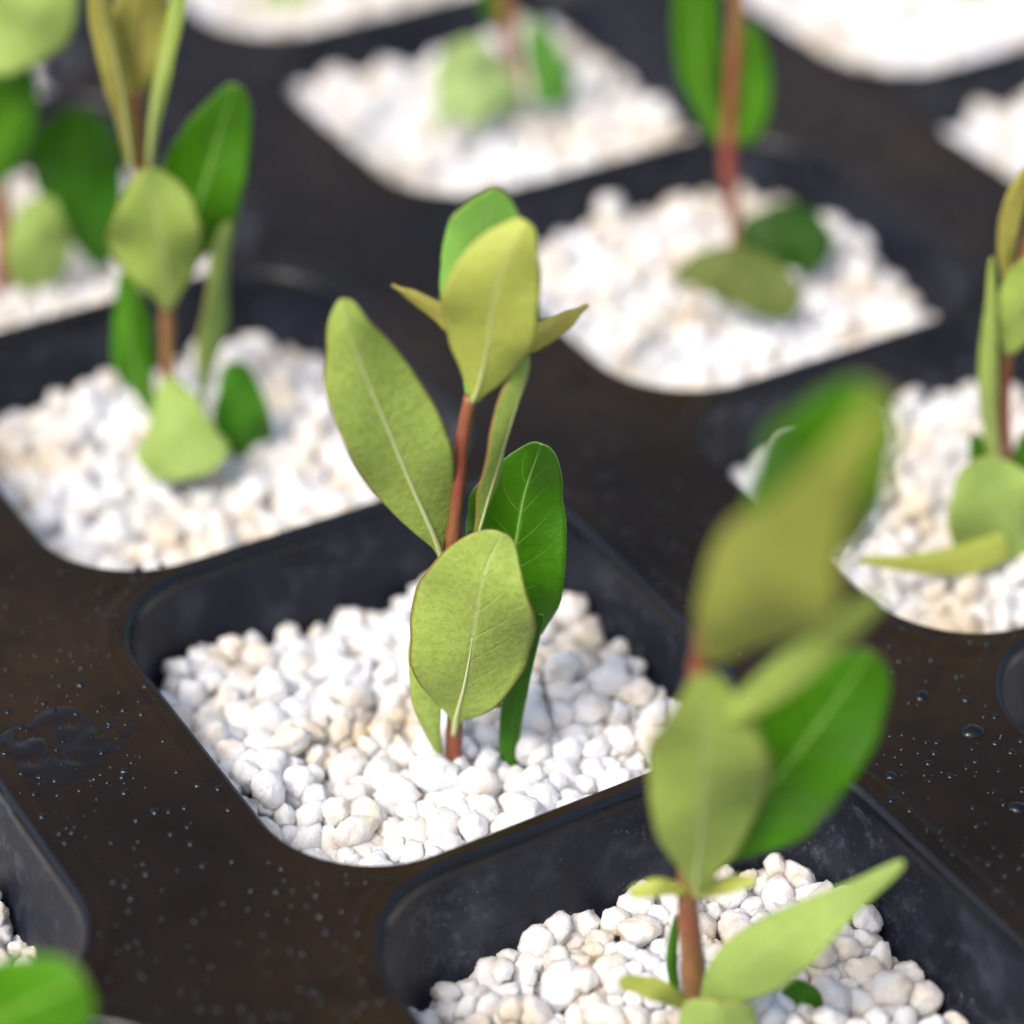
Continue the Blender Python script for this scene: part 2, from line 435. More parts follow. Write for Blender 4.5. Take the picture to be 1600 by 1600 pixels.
# ---------------------------------------------------------------- plants
def pchip(xk, yk, x):
    xk, yk = np.array(xk, float), np.array(yk, float)
    h = np.diff(xk); d = np.diff(yk)/h; m_ = np.zeros(len(xk))
    for k in range(1, len(xk)-1):
        if d[k-1]*d[k] > 0: m_[k] = 2/(1/d[k-1]+1/d[k])
    m_[0] = d[0]; m_[-1] = d[-1]
    x = np.clip(x, xk[0], xk[-1]); i = np.clip(np.searchsorted(xk, x)-1, 0, len(h)-1); t = (x-xk[i])/h[i]
    return (2*t**3-3*t**2+1)*yk[i]+(t**3-2*t**2+t)*h[i]*m_[i]+(-2*t**3+3*t**2)*yk[i+1]+(t**3-t**2)*h[i]*m_[i+1]
def catmull(pts, n):
    pts = [np.array(p, float) for p in pts]
    if len(pts) == 2: pts = [pts[0], (pts[0]+pts[1])/2, pts[1]]
    L = np.concatenate([[0], np.cumsum([np.linalg.norm(b-a) for a, b in zip(pts, pts[1:])])]); L /= L[-1]
    A = np.array(pts); tt = n if isinstance(n, np.ndarray) else np.linspace(0, 1, n)
    out = np.zeros((len(tt), 3))
    M_ = np.gradient(A, L, axis=0)
    for k, t in enumerate(tt):
        i = int(np.clip(np.searchsorted(L, t)-1, 0, len(L)-2)); h = L[i+1]-L[i]; u = (t-L[i])/h
        out[k] = (2*u**3-3*u**2+1)*A[i]+(u**3-2*u**2+u)*h*M_[i]+(-2*u**3+3*u**2)*A[i+1]+(u**3-u**2)*h*M_[i+1]
    return out
def tube(pts, radii, ns=12, n=28):
    C_ = catmull(pts, n); r_ = np.interp(np.linspace(0, 1, n), np.linspace(0, 1, len(radii)), radii)
    T = np.gradient(C_, axis=0); T /= np.linalg.norm(T, axis=1)[:, None]
    V, P = [], []
    a = np.array([1, .2, .1])
    for k in range(n):
        x = np.cross(T[k], a); x /= np.linalg.norm(x); y = np.cross(T[k], x)
        for q in range(ns):
            t = 2*math.pi*q/ns; V.append(C_[k]+(x*math.cos(t)+y*math.sin(t))*r_[k])
        if k:
            b0 = (k-1)*ns
            for q in range(ns): P.append((b0+q, b0+(q+1) % ns, b0+ns+(q+1) % ns, b0+ns+q))
    P.append(tuple(range(ns))[::-1]); P.append(tuple(range((n-1)*ns, n*ns)))
    return V, P
def leaf(plant, base, mid, prof_, front, back, rim=None, twist=0, twist2=None, cup=.18, wave=.02, label=None, seed=0, rib=True, ribmat=None, rlen=.86, petiole=0, droop=0):
    """mid: (px,py,d) along the midrib, base to tip; prof_: (t, left, right) half widths in photo pixels"""
    n, ns = 40, 17
    th = np.linspace(0, 1, n); tt = (1-np.cos(math.pi*th))/2
    tk = np.array([p[0] for p in prof_]); uk = np.arccos(np.clip(1-2*tk, -1, 1))/math.pi
    C3 = [np.array(at(x, y, base, d)[:]) for x, y, d in mid]
    C_ = catmull(C3, tt)
    dist = (Vector(C_[n//2].tolist())-CAM).dot(F); k_ = dist/FPX
    wl = pchip(uk, [p[1] for p in prof_], th)*k_; wr_ = pchip(uk, [p[2] for p in prof_], th)*k_
    r = np.random.default_rng(seed+5)
    # shallow teeth and unevenness of the margin
    ph = r.uniform(0, 6, 4)
    wob = lambda p: 1+.012*np.sin(tt*23+p)+.010*np.sin(tt*41+2*p)
    wl *= wob(ph[0]); wr_ *= wob(ph[1])
    T = np.gradient(C_, tt + np.arange(n)*1e-9, axis=0); T /= np.linalg.norm(T, axis=1)[:, None]
    Vt, UV = [], []
    thick = .0035
    up, dn = [], []
    for k in range(n):
        view = np.array(CAM[:])-C_[k]; view /= np.linalg.norm(view)
        side = np.cross(T[k], view); side /= np.linalg.norm(side)         # to the right when the tip points up
        nrm = np.cross(side, T[k]); nrm /= np.linalg.norm(nrm)
        if nrm@view < 0: nrm = -nrm
        a = math.radians(twist + ((twist2-twist)*tt[k] if twist2 is not None else 0))
        sd_ = side*math.cos(a)+nrm*math.sin(a); nn = -side*math.sin(a)+nrm*math.cos(a)
        for q in range(ns):
            s_ = -1+2*q/(ns-1); wdt = (wr_[k] if s_ > 0 else wl[k])
            bendz = -cup*abs(s_)**1.6*wdt + wave*min(1.4, wdt/.09)*math.sin(tt[k]*9+ph[2]+(2 if s_ > 0 else 0))*abs(s_)
            p = C_[k]+sd_*(s_*wdt)+nn*bendz
            up.append(p+nn*thick*(1-.6*abs(s_))); dn.append(p-nn*thick*(1-.6*abs(s_)))
            UV.append((tt[k], .5+.5*s_))
    NV = n*ns; V = up+dn; P, MI = [], []
    for k in range(n-1):
        for q in range(ns-1):
            a = k*ns+q; P.append((a, a+1, a+ns+1, a+ns)); MI.append(0)
            P.append((NV+a+ns, NV+a+ns+1, NV+a+1, NV+a)); MI.append(1)
        a = k*ns; P.append((a, a+ns, NV+a+ns, NV+a)); MI.append(2)
        a = k*ns+ns-1; P.append((a+ns, a, NV+a, NV+a+ns)); MI.append(2)
    for q in range(ns-1):
        P.append((q+1, q, NV+q, NV+q+1)); MI.append(2)
        a = (n-1)*ns+q; P.append((a, a+1, NV+a+1, NV+a)); MI.append(2)
    ob = mesh('leaf', V, P, [front, back, rim or RIMRED], plant, base, MI, UV+UV)
    if label: ob['label'] = label
    if rib:
        idx = [k*ns+ns//2 for k in range(0, int(n*rlen), 3)]
        pts = [np.array(up[q]) for q in idx]
        rr = [max(.06, 1-kk/len(pts))*.0052*rib for kk in range(len(pts))]
        v, p = tube(pts, rr, 8, 30)
        mesh('midrib', v, p, [ribmat or MIDR], ob, base)
    return ob
def stem(plant, base, pts, radii, label=None):
    P3 = [np.array(at(x, y, base, d)[:]) for x, y, d in pts]
    P3[0] = P3[0]+np.array([0, 0, -.08])
    k_ = (base-CAM).dot(F)/FPX
    rs = np.random.default_rng(abs(int(pts[0][0])))
    rad_ = np.interp(np.linspace(0, 1, 44), np.linspace(0, 1, len(radii)), radii)*(1+rs.normal(0, .035, 44))
    for q in rs.integers(6, 40, 3): rad_[q:q+2] *= 1.13          # leaf scars
    v, p = tube(P3, [r*k_ for r in rad_], 14, 88)
    o = mesh('stem', v, p, [STEM], plant, base)
    return o
# half-width shapes
def oval(l, r, peak=.5, b=.35, tipw=.55):
    return [(0, 3, 3), (.10, l*b, r*b), (.28, l*.82, r*.82), (peak, l, r), (.78, l*.80, r*.80), (.92, l*tipw, r*tipw), (1, 2, 2)]
def obov(l, r):
    return [(0, 3, 3), (.12, l*.22, r*.22), (.3, l*.55, r*.55), (.5, l*.85, r*.85), (.68, l, r), (.84, l*.86, r*.86), (.95, l*.5, r*.5), (1, 2, 2)]

def plant(name, px, py, z, label):
    b = ground(px, py, z)
    e = empty(name, b)
    tag(e, label, 'seedling', 'leafy seedlings growing in the tray cells')
    return e, b
# --- the sharp seedling in the middle cell
e, b = plant('seedling', 706, 1178, -.15, 'sharp seedling in the middle cell, yellow green leaves on a reddish stem')
stem(e, b, [(706, 1185, 0), (711, 1110, 0), (712, 990, 0), (706, 880, 0), (716, 760, 0), (722, 690, 0), (735, 620, 0)], [14, 12.5, 11.5, 11, 9.8, 10, 10])
# big left leaf
leaf(e, b, [(695, 884, .0), (680, 842, .01), (648, 770, .03), (606, 670, .05), (566, 575, .06), (540, 500, .06), (537, 467, .05)],
     [(0, 5, 5), (.06, 7, 7), (.16, 28, 40), (.3, 54, 68), (.45, 69, 84), (.6, 72, 80), (.75, 66, 64), (.86, 42, 46), (.94, 26, 32), (.975, 16, 22), (1, 3, 3)], U_OLIVE, G_TOP, cup=.10, seed=1,
     label='large pale green leaf leaning left with a light midrib', rib=1.1)
# leaf behind the top pair, fresher green
leaf(e, b, [(736, 625, -.02), (748, 540, -.05), (752, 450, -.07), (758, 370, -.06), (773, 294, -.04)],
     [(0, 4, 4), (.12, 22, 30), (.3, 50, 68), (.55, 66, 84), (.75, 58, 72), (.88, 38, 48), (.96, 18, 26), (1, 3, 3)], U_FRESH, G_TOP, cup=.16, seed=2, label='fresh green top leaf standing behind the yellow one', rib=False)
leaf(e, b, [(739, 628, .02), (752, 590, .03), (764, 520, .05), (776, 450, .06), (798, 390, .05), (824, 346, .03)],
     [(0, 5, 5), (.05, 12, 14), (.14, 34, 36), (.28, 60, 60), (.45, 76, 74), (.6, 82, 71), (.75, 68, 62), (.88, 44, 44), (.96, 26, 26), (1, 4, 4)], U_YELLOW, G_TOP, cup=.14, seed=3, label='yellow green topmost leaf facing the viewer', rib=.6, ribmat=MIDR)
leaf(e, b, [(735, 560, -.02), (690, 492, -.06), (650, 466, -.07), (612, 445, -.08)], oval(15, 13, .35, .6, .3), U_BRONZE, U_YELLOW, twist=25, cup=.2, seed=4, rib=False, label='small olive leaf tip pointing left')
leaf(e, b, [(750, 570, -.04), (838, 525, -.08), (880, 503, -.09), (919, 476, -.10)], oval(22, 20, .5, .6, .3), U_BRONZE, U_YELLOW, twist=20, cup=.2, seed=5, rib=False, label='small olive leaf tip pointing right')
# edge-on leaf right of the stem
leaf(e, b, [(744, 838, .01), (760, 780, .02), (784, 700, .02), (805, 630, .01), (823, 555, -.01)], [(0, 3, 3), (.12, 8, 12), (.35, 24, 34), (.6, 32, 40), (.8, 26, 34), (1, 3, 3)], U_OLIVE, G_TOP, twist=-62, cup=.35, seed=6, rim=RIMRED, label='narrow leaf seen edge on', rib=.6)
# bright green leaf behind
leaf(e, b, [(722, 1050, -.03), (768, 965, -.05), (803, 860, -.08), (820, 770, -.09), (846, 694, -.08)],
     [(0, 4, 4), (.1, 16, 30), (.25, 45, 85), (.42, 72, 92), (.55, 80, 82), (.70, 84, 68), (.84, 54, 50), (.94, 30, 32), (1, 3, 3)], G_TOP, U_OLIVE, rim=RIMLIGHT, cup=.12, seed=7, rib=.8, ribmat=MIDG, label='glossy bright green leaf behind the front leaf')
# front leaf
leaf(e, b, [(709, 1146, .010), (714, 1116, .035), (723, 1082, .06), (735, 1020, .08), (745, 950, .09), (758, 890, .09), (785, 832, .07)],
     [(0, 5, 5), (.04, 6, 6), (.09, 9, 9), (.18, 42, 38), (.30, 72, 72), (.43, 93, 92), (.58, 101, 98), (.74, 92, 86), (.87, 66, 62), (.95, 42, 38), (1, 4, 4)], U_OLIVE, G_TOP, cup=.10, seed=8, rib=1.1, rlen=.58, label='broad matt green leaf in front of the stem base')
# folded low leaf at left
leaf(e, b, [(688, 1178, .02), (676, 1130, .03), (664, 1070, .03), (656, 1010, .02), (668, 950, .01)],
     [(0, 4, 4), (.15, 18, 8), (.4, 26, 20), (.65, 22, 26), (.85, 16, 20), (1, 3, 3)], U_OLIVE, G_TOP, twist=15, cup=.3, seed=9, rib=False, label='small folded leaf left of the stem foot')
# dark green leaf with a bright edge at right
leaf(e, b, [(796, 1206, -.02), (803, 1120, -.02), (818, 1050, -.03), (845, 960, -.05)],
     [(0, 12, 9), (.2, 20, 12), (.5, 26, 14), (.8, 20, 10), (1, 3, 3)], G_DARK, U_OLIVE, rim=RIMLIGHT, twist=8, cup=.35, seed=11, rib=False, label='dark green leaf standing on edge right of the stem foot')
leaf(e, b, [(722, 1120, .0), (745, 1100, .02), (762, 1095, .03), (783, 1103, .03)], oval(7, 9, .6, .7, .7), U_BRONZE, U_BRONZE, seed=12, rib=False, label='tiny yellow leaf stub')

# --- tall seedling in the cell at the left
e, b = plant('seedling', 262, 650, -.16, 'tall seedling at the left whose round leaf overlaps a bright green one')
stem(e, b, [(262, 650, 0), (262, 560, 0), (260, 470, 0), (246, 380, 0), (225, 290, 0), (215, 220, 0), (212, 140, 0)], [11, 11, 10, 10, 14, 11, 9])
leaf(e, b, [(262, 480, .05), (258, 420, .07), (246, 350, .09), (226, 264, .08)],
     [(0, 4, 4), (.1, 24, 22), (.25, 56, 50), (.45, 82, 64), (.6, 80, 66), (.78, 60, 58), (.9, 36, 38), (.97, 18, 22), (1, 3, 3)], U_OLIVE, G_TOP, cup=.12, seed=21, rib=.4, label='round olive leaf facing the viewer')
leaf(e, b, [(272, 430, -.02), (300, 350, -.03), (325, 270, -.04), (345, 200, -.05), (368, 133, -.05)],
     [(0, 4, 4), (.12, 20, 34), (.3, 52, 66), (.5, 72, 60), (.64, 62, 56), (.78, 48, 46), (.9, 28, 34), (1, 4, 4)], G_TOP, U_OLIVE, cup=.08, seed=22, rib=.6, ribmat=MIDG, rim=RIMLIGHT, label='bright green leaf leaning right')
leaf(e, b, [(206, 262, .03), (198, 200, .04), (184, 110, .05), (160, 20, .05), (150, -60, .05)],
     [(0, 4, 4), (.2, 14, 8), (.5, 27, 14), (.75, 22, 16), (1, 3, 3)], U_BRONZE, G_TOP, twist=0, cup=.3, seed=23, rim=RIMLIGHT, rib=.6, ribmat=MIDR, label='narrow olive leaf rising left')
leaf(e, b, [(214, 160, .0), (216, 100, .0), (220, 30, -.01), (222, -60, -.02)],
     [(0, 4, 4), (.12, 16, 18), (.35, 36, 38), (.6, 46, 46), (.85, 30, 30), (1, 3, 3)], U_BRONZE, U_BRONZE, cup=.1, seed=24, rib=.5, ribmat=STEM, label='bronze tinted leaf in the middle of the tuft')
leaf(e, b, [(233, 262, .03), (240, 190, .05), (256, 100, .06), (272, 30, .06), (286, -50, .05)],
     [(0, 4, 4), (.2, 8, 8), (.5, 14, 15), (.75, 13, 14), (1, 3, 3)], U_OLIVE, G_TOP, twist=20, cup=.3, seed=25, rim=RIMLIGHT, rib=.6, label='narrow pale leaf rising right')
leaf(e, b, [(238, 650, -.01), (214, 580, -.01), (200, 500, -.02), (192, 425, -.03)],
     [(0, 4, 4), (.15, 14, 16), (.4, 34, 30), (.6, 26, 36), (.8, 16, 28), (1, 3, 3)], G_TOP, U_OLIVE, cup=.15, seed=26, rib=.4, ribmat=MIDG, rim=RIMLIGHT, label='green leaf hanging left of the stem')
leaf(e, b, [(318, 632, .0), (330, 560, .01), (344, 460, .01), (358, 348, .0)],
     [(0, 5, 5), (.2, 18, 18), (.5, 30, 30), (.8, 26, 24), (1, 3, 3)], U_GREEN, G_TOP, twist=-50, cup=.3, seed=27, rib=False, label='leaf seen edge on right of the stem')
leaf(e, b, [(264, 588, .07), (272, 640, .16), (284, 700, .24), (290, 748, .29)],
     [(0, 4, 4), (.12, 22, 20), (.35, 42, 38), (.6, 60, 58), (.75, 74, 72), (.9, 60, 60), (1, 10, 10)], U_GREEN, G_TOP, cup=.14, seed=28, rib=False, label='light green leaf drooping towards the viewer onto the gravel')
leaf(e, b, [(385, 712, .10), (380, 670, .10), (374, 620, .08), (362, 566, .06)],
     [(0, 20, 20), (.2, 44, 48), (.45, 46, 44), (.7, 34, 34), (.9, 20, 24), (1, 3, 3)], G_DARK, U_OLIVE, cup=.15, seed=29, rib=False, label='dark green leaf at the right of the foot')

# --- big blurred seedling in the nearest cell
e, b = plant('seedling', 1095, 1590, -.22, 'big blurred seedling nearest the viewer with a broad olive top leaf')
stem(e, b, [(1092, 1600, 0), (1082, 1500, 0), (1074, 1400, .02), (1078, 1290, .03), (1086, 1150, .06), (1094, 1050, .10), (1108, 950, .16)], [17, 18, 17, 14, 14, 15, 16])
leaf(e, b, [(1086, 1392, .08), (1092, 1330, .12), (1100, 1230, .18), (1102, 1130, .22), (1100, 1052, .22)],
     [(0, 5, 5), (.1, 30, 30), (.28, 66, 74), (.48, 88, 100), (.66, 92, 104), (.82, 66, 78), (.93, 36, 44), (1, 4, 4)], U_OLIVE, G_TOP, cup=.12, seed=31, rib=.5, label='broad pale leaf in front of the stem')
leaf(e, b, [(1110, 1340, .06), (1180, 1260, .08), (1250, 1170, .10), (1310, 1090, .10), (1362, 1018, .10)],
     [(0, 5, 5), (.12, 40, 50), (.3, 60, 96), (.5, 84, 96), (.7, 84, 92), (.85, 62, 70), (.95, 30, 44), (1, 4, 4)], G_TOP, U_OLIVE, cup=.10, seed=32, rib=.5, ribmat=MIDG, rim=RIMRED, label='big vivid green leaf leaning right')
leaf(e, b, [(1108, 1130, .18), (1190, 1080, .28), (1290, 1000, .36), (1380, 930, .42)],
     [(0, 5, 5), (.2, 22, 24), (.5, 30, 30), (.8, 24, 24), (1, 3, 3)], U_OLIVE, U_YELLOW, twist=18, cup=.2, seed=33, rib=False, label='narrow leaf slanting up to the right')
leaf(e, b, [(1106, 1030, .22), (1146, 960, .38), (1232, 836, .60), (1318, 722, .72), (1384, 625, .76)],
     [(0, 5, 5), (.10, 34, 50), (.25, 66, 116), (.42, 88, 148), (.56, 78, 130), (.70, 50, 74), (.85, 34, 40), (1, 5, 5)], U_YELLOW2, G_TOP, cup=.12, seed=34, rib=False, label='broad olive yellow top leaf, strongly blurred')
leaf(e, b, [(1190, 930, .14), (1245, 820, .30), (1306, 694, .42), (1362, 600, .44)],
     [(0, 5, 5), (.25, 60, 70), (.5, 96, 108), (.72, 104, 108), (.88, 70, 84), (1, 6, 6)], G_TOP, U_OLIVE, cup=.10, seed=35, rib=False, label='rounded bright green top leaf behind the olive yellow one')
leaf(e, b, [(1072, 1392, .04), (1030, 1386, .06), (984, 1396, .07)], oval(15, 15, .6, .6, .7), U_YELLOW, U_BRONZE, cup=.2, seed=36, rib=False, label='small stub leaf left of the stem')
leaf(e, b, [(1082, 1396, .05), (1130, 1384, .08), (1182, 1374, .09)], oval(15, 15, .6, .6, .6), U_YELLOW, U_BRONZE, cup=.2, seed=37, rib=False, label='small stub leaf right of the stem')
leaf(e, b, [(1105, 1570, .06), (1150, 1520, .08), (1240, 1450, .10), (1330, 1395, .10), (1412, 1346, .09)],
     [(0, 8, 8), (.12, 34, 40), (.3, 46, 66), (.48, 38, 64), (.66, 26, 46), (.82, 15, 26), (1, 3, 3)], U_GREEN, G_TOP, cup=.12, seed=38, rib=False, label='pointed light green leaf low at the right')
leaf(e, b, [(1075, 1570, .05), (1030, 1548, .08), (968, 1532, .10)], oval(18, 18, .6, .7, .7), U_YELLOW, U_BRONZE, cup=.2, seed=39, rib=False, label='blurred olive stub at the foot')
leaf(e, b, [(1062, 1580, -.02), (1050, 1510, -.03), (1056, 1430, -.03)], oval(9, 9), G_DARK, U_OLIVE, seed=40, rib=False, label='dark green leaf edge left of the stem')
leaf(e, b, [(1120, 1760, .10), (1122, 1680, .12), (1124, 1566, .12)], oval(80, 74, .5, .4, .7), U_GREEN, G_TOP, cup=.2, seed=41, rib=False, label='light green leaf cut off by the lower edge')
leaf(e, b, [(1180, 1700, .0), (1225, 1640, -.01), (1262, 1536, -.02)], oval(44, 44, .5, .4, .6), G_DARK, U_OLIVE, cup=.2, seed=42, rib=False, label='dark green leaf cut off by the lower edge')

# --- seedling at the right edge
e, b = plant('seedling', 1580, 790, -.15, 'seedling cut off by the right edge with a rounded pale lower leaf')
stem(e, b, [(1586, 800, 0), (1574, 730, 0), (1569, 640, 0), (1574, 560, 0), (1590, 450, -.01), (1612, 340, -.02)], [11, 10, 9, 9, 8, 7])
leaf(e, b, [(1556, 735, .03), (1549, 650, .04), (1546, 560, .05), (1549, 470, .05), (1550, 402, .04)], [(0, 4, 4), (.2, 15, 10), (.5, 18, 14), (.75, 11, 9), (1, 2, 2)], U_OLIVE, G_TOP, cup=.3, seed=51, rib=.5, label='narrow upright leaf at the left of the stem')
leaf(e, b, [(1574, 552, .03), (1582, 520, .04), (1604, 460, .06), (1626, 390, .06)], [(0, 4, 4), (.2, 26, 28), (.45, 44, 44), (.7, 40, 40), (.9, 22, 22), (1, 3, 3)], U_OLIVE, G_TOP, cup=.12, seed=52, rib=False, label='olive leaf cut off by the right edge')
leaf(e, b, [(1574, 450, .0), (1572, 380, .0), (1586, 310, .0), (1604, 262, .0)], [(0, 3, 3), (.3, 13, 16), (.6, 16, 18), (1, 2, 2)], U_BRONZE, U_BRONZE, cup=.2, seed=53, rib=False, label='bronze young leaf at the top')
leaf(e, b, [(1640, 872, .14), (1600, 840, .17), (1560, 795, .18), (1520, 722, .17)], [(0, 50, 30), (.2, 80, 56), (.45, 94, 80), (.7, 80, 72), (.88, 48, 46), (1, 5, 5)], U_GREEN, G_TOP, cup=.14, seed=54, rib=False, label='broad rounded light green leaf low at the left')
leaf(e, b, [(1572, 850, .20), (1500, 872, .28), (1420, 878, .32), (1342, 874, .36)], [(0, 20, 20), (.25, 28, 22), (.5, 22, 16), (.8, 12, 9), (1, 3, 3)], U_YELLOW, U_BRONZE, cup=.15, seed=55, rib=False, label='flat olive leaf lying over the gravel')
leaf(e, b, [(1556, 752, -.02), (1532, 720, -.02), (1524, 676, -.03)], oval(16, 16), G_DARK, G_DARK, seed=56, rib=False)
leaf(e, b, [(1584, 780, -.02), (1600, 730, -.03), (1608, 672, -.03)], oval(22, 22), G_TOP, G_DARK, seed=57, rib=False)

# --- seedling in the cell behind right
e, b = plant('seedling', 1150, 410, -.12, 'blurred seedling behind right with two dark leaves hugging a red stem')
stem(e, b, [(1152, 412, 0), (1146, 340, 0), (1138, 240, 0), (1144, 150, 0), (1150, 60, 0), (1154, -60, 0)], [7, 8, 12, 12, 11, 10])
leaf(e, b, [(1136, 235, .0), (1108, 170, .0), (1088, 70, .0), (1084, -70, .0)], [(0, 5, 5), (.2, 20, 24), (.5, 36, 40), (.8, 32, 34), (1, 3, 3)], G_TOP, G_DARK, cup=.15, seed=61, rim=RIMLIGHT, rib=.4, ribmat=MIDG, label='dark green leaf left of the red stem')
leaf(e, b, [(1150, 225, .01), (1172, 180, .01), (1180, 110, .0), (1168, 38, .0)], [(0, 8, 8), (.2, 22, 28), (.5, 26, 26), (.8, 24, 22), (1, 6, 6)], G_TOP, G_DARK, cup=.15, seed=62, rim=RIMLIGHT, rib=False, label='green leaf right of the red stem')
leaf(e, b, [(1155, 375, .08), (1200, 380, .08), (1245, 376, .09), (1302, 382, .09)], [(0, 24, 20), (.25, 52, 44), (.5, 60, 56), (.75, 50, 56), (.92, 28, 34), (1, 4, 4)], G_DEEP, G_DEEP, cup=.12, seed=63, rib=False, label='round dark green leaf at the foot')
leaf(e, b, [(1056, 432, .26), (1110, 426, .30), (1170, 440, .31), (1240, 492, .33)], [(0, 6, 6), (.2, 30, 24), (.45, 48, 44), (.7, 48, 42), (.88, 40, 28), (1, 6, 6)], mat_leaf('dull_olive_leaf', (.15, .19, .045), (.13, .16, .04), (.22, .27, .09), trans=.2), U_OLIVE, cup=.1, seed=64, rib=False, label='dull olive leaf lying on the gravel')

# --- far seedling in the upper middle
e, b = plant('seedling', 805, 170, -.11, 'strongly blurred seedling in the upper middle cell with a pale round leaf')
stem(e, b, [(808, 175, 0), (800, 90, 0), (792, 20, 0), (786, -60, 0)], [11, 12, 13, 12])
leaf(e, b, [(815, 165, .10), (790, 150, .14), (745, 120, .16), (720, 62, .14)], [(0, 12, 6), (.25, 46, 30), (.5, 70, 44), (.75, 62, 44), (.92, 36, 32), (1, 5, 5)], U_PALE, U_PALE, cup=.12, seed=71, rib=False, label='pale green leaf left of the stem')
leaf(e, b, [(700, 150, .18), (694, 175, .22), (690, 200, .24)], oval(16, 18, .3, .8, .4), U_PALE, U_PALE, seed=75, rib=False)
leaf(e, b, [(868, 165, .05), (862, 120, .04), (848, 80, .02), (838, 30, .0)], [(0, 30, 24), (.3, 34, 32), (.6, 30, 26), (1, 5, 5)], mat_leaf('cool_green_leaf', (.12, .33, .05), (.1, .3, .04), (.2, .4, .1)), G_DARK, cup=.2, seed=72, rib=False, label='green leaf right of the stem')
leaf(e, b, [(790, 60, -.02), (772, 20, -.02), (762, -50, -.02)], oval(16, 16), G_DARK, G_DARK, seed=73, rib=False)

# --- seedling at the left edge, behind
e, b = plant('seedling', -5, 420, -.13, 'blurred seedling at the left edge with dark green leaves behind the tall one')
stem(e, b, [(-4, 430, 0), (4, 350, 0), (-6, 260, 0), (-20, 120, 0)], [12, 14, 13, 12])
leaf(e, b, [(-60, 60, .06), (-10, 60, .08), (50, 30, .09), (98, -40, .08)], [(0, 30, 30), (.3, 80, 60), (.6, 80, 62), (.85, 50, 44), (1, 4, 4)], U_GREEN, G_TOP, cup=.1, seed=81, rib=False, label='light green leaf in the top left corner')
leaf(e, b, [(-30, 270, .02), (0, 240, .03), (20, 170, .03), (20, 90, .02)], [(0, 20, 20), (.3, 40, 38), (.6, 44, 38), (.85, 30, 30), (1, 4, 4)], G_TOP, G_DARK, cup=.12, seed=82, rib=False, label='green leaf above the stem at the left edge')
leaf(e, b, [(165, 415, -.05), (140, 340, -.06), (122, 260, -.07), (118, 168, -.07)], [(0, 14, 22), (.2, 40, 44), (.45, 68, 66), (.7, 72, 74), (.88, 48, 52), (1, 5, 5)], G_DARK, G_DARK, cup=.12, seed=83, rib=False, label='large dark green leaf right of the stem')
leaf(e, b, [(85, 442, .06), (68, 420, .07), (62, 360, .08), (72, 306, .07)], [(0, 40, 26), (.2, 54, 44), (.45, 52, 50), (.7, 42, 42), (.9, 26, 24), (1, 4, 4)], U_GREEN, G_TOP, cup=.15, seed=84, rib=False, label='light green leaf low beside the gravel')

# --- the ones of which only a little shows
e, b = plant('seedling', 445, -20, -.12, 'far seedling cut by the upper edge, only a hanging pale leaf')
stem(e, b, [(445, -15, 0), (448, -80, 0), (452, -180, 0)], [9, 9, 8])
leaf(e, b, [(450, -60, .03), (446, -20, .06), (438, 50, .09)], oval(38, 38, .4, .7, .4), U_OLIVE, U_GREEN, seed=91, rib=False)
e, b = plant('seedling', 1490, -30, -.12, 'far seedling cut by the upper edge at the right, only a green leaf tip')
stem(e, b, [(1490, -25, 0), (1494, -90, 0), (1496, -180, 0)], [9, 9, 8])
leaf(e, b, [(1470, -60, .03), (1490, -20, .06), (1515, 20, .09)], oval(40, 40, .4, .7, .4), U_FRESH, U_GREEN, seed=92, rib=False)
e, b = plant('seedling', -330, 1560, -.22, 'near seedling at the lower left corner, only one blurred vivid green leaf in view')
stem(e, b, [(-330, 1560, 0), (-320, 1450, 0), (-300, 1300, 0)], [16, 15, 13])
leaf(e, b, [(-200, 1700, .35), (-90, 1640, .50), (20, 1580, .60), (130, 1530, .64)], [(0, 10, 10), (.3, 80, 90), (.55, 96, 110), (.8, 80, 96), (.93, 56, 70), (1, 5, 5)], G_TOP, U_OLIVE, cup=.12, seed=93, rib=False, label='vivid green leaf in the lower left corner')

# ---------------------------------------------------------------- water
def dome(r, flat=.62, n=5, m_=14):
    V = [(0, 0, r*flat)]; P = []
    for k in range(1, n+1):
        a = math.pi/2*k/n
        for q in range(m_):
            t = 2*math.pi*q/m_; V.append((r*math.sin(a)*math.cos(t), r*math.sin(a)*math.sin(t), r*flat*math.cos(a)))
    for q in range(m_): P.append((0, 1+q, 1+(q+1) % m_))
    for k in range(n-1):
        for q in range(m_):
            a = 1+k*m_+q; b_ = 1+k*m_+(q+1) % m_; P.append((a, a+m_, b_+m_, b_))
    return V, P
dv, dp = dome(1.0)
DM = []
for k in range(4):
    r = np.random.default_rng(k+3)
    v = np.array(dv); a = np.arctan2(v[:, 1], v[:, 0]); s_ = 1+.10*np.sin(2*a+r.uniform(0, 6))+.05*np.sin(3*a+r.uniform(0, 6)); v[:, :2] *= s_[:, None]
    me = bpy.data.meshes.new('water_droplet'); me.from_pydata((v*.01*S).tolist(), [], dp); me.materials.append(BEAD)
    me.polygons.foreach_set('use_smooth', [True]*len(me.polygons)); DM.append(me)
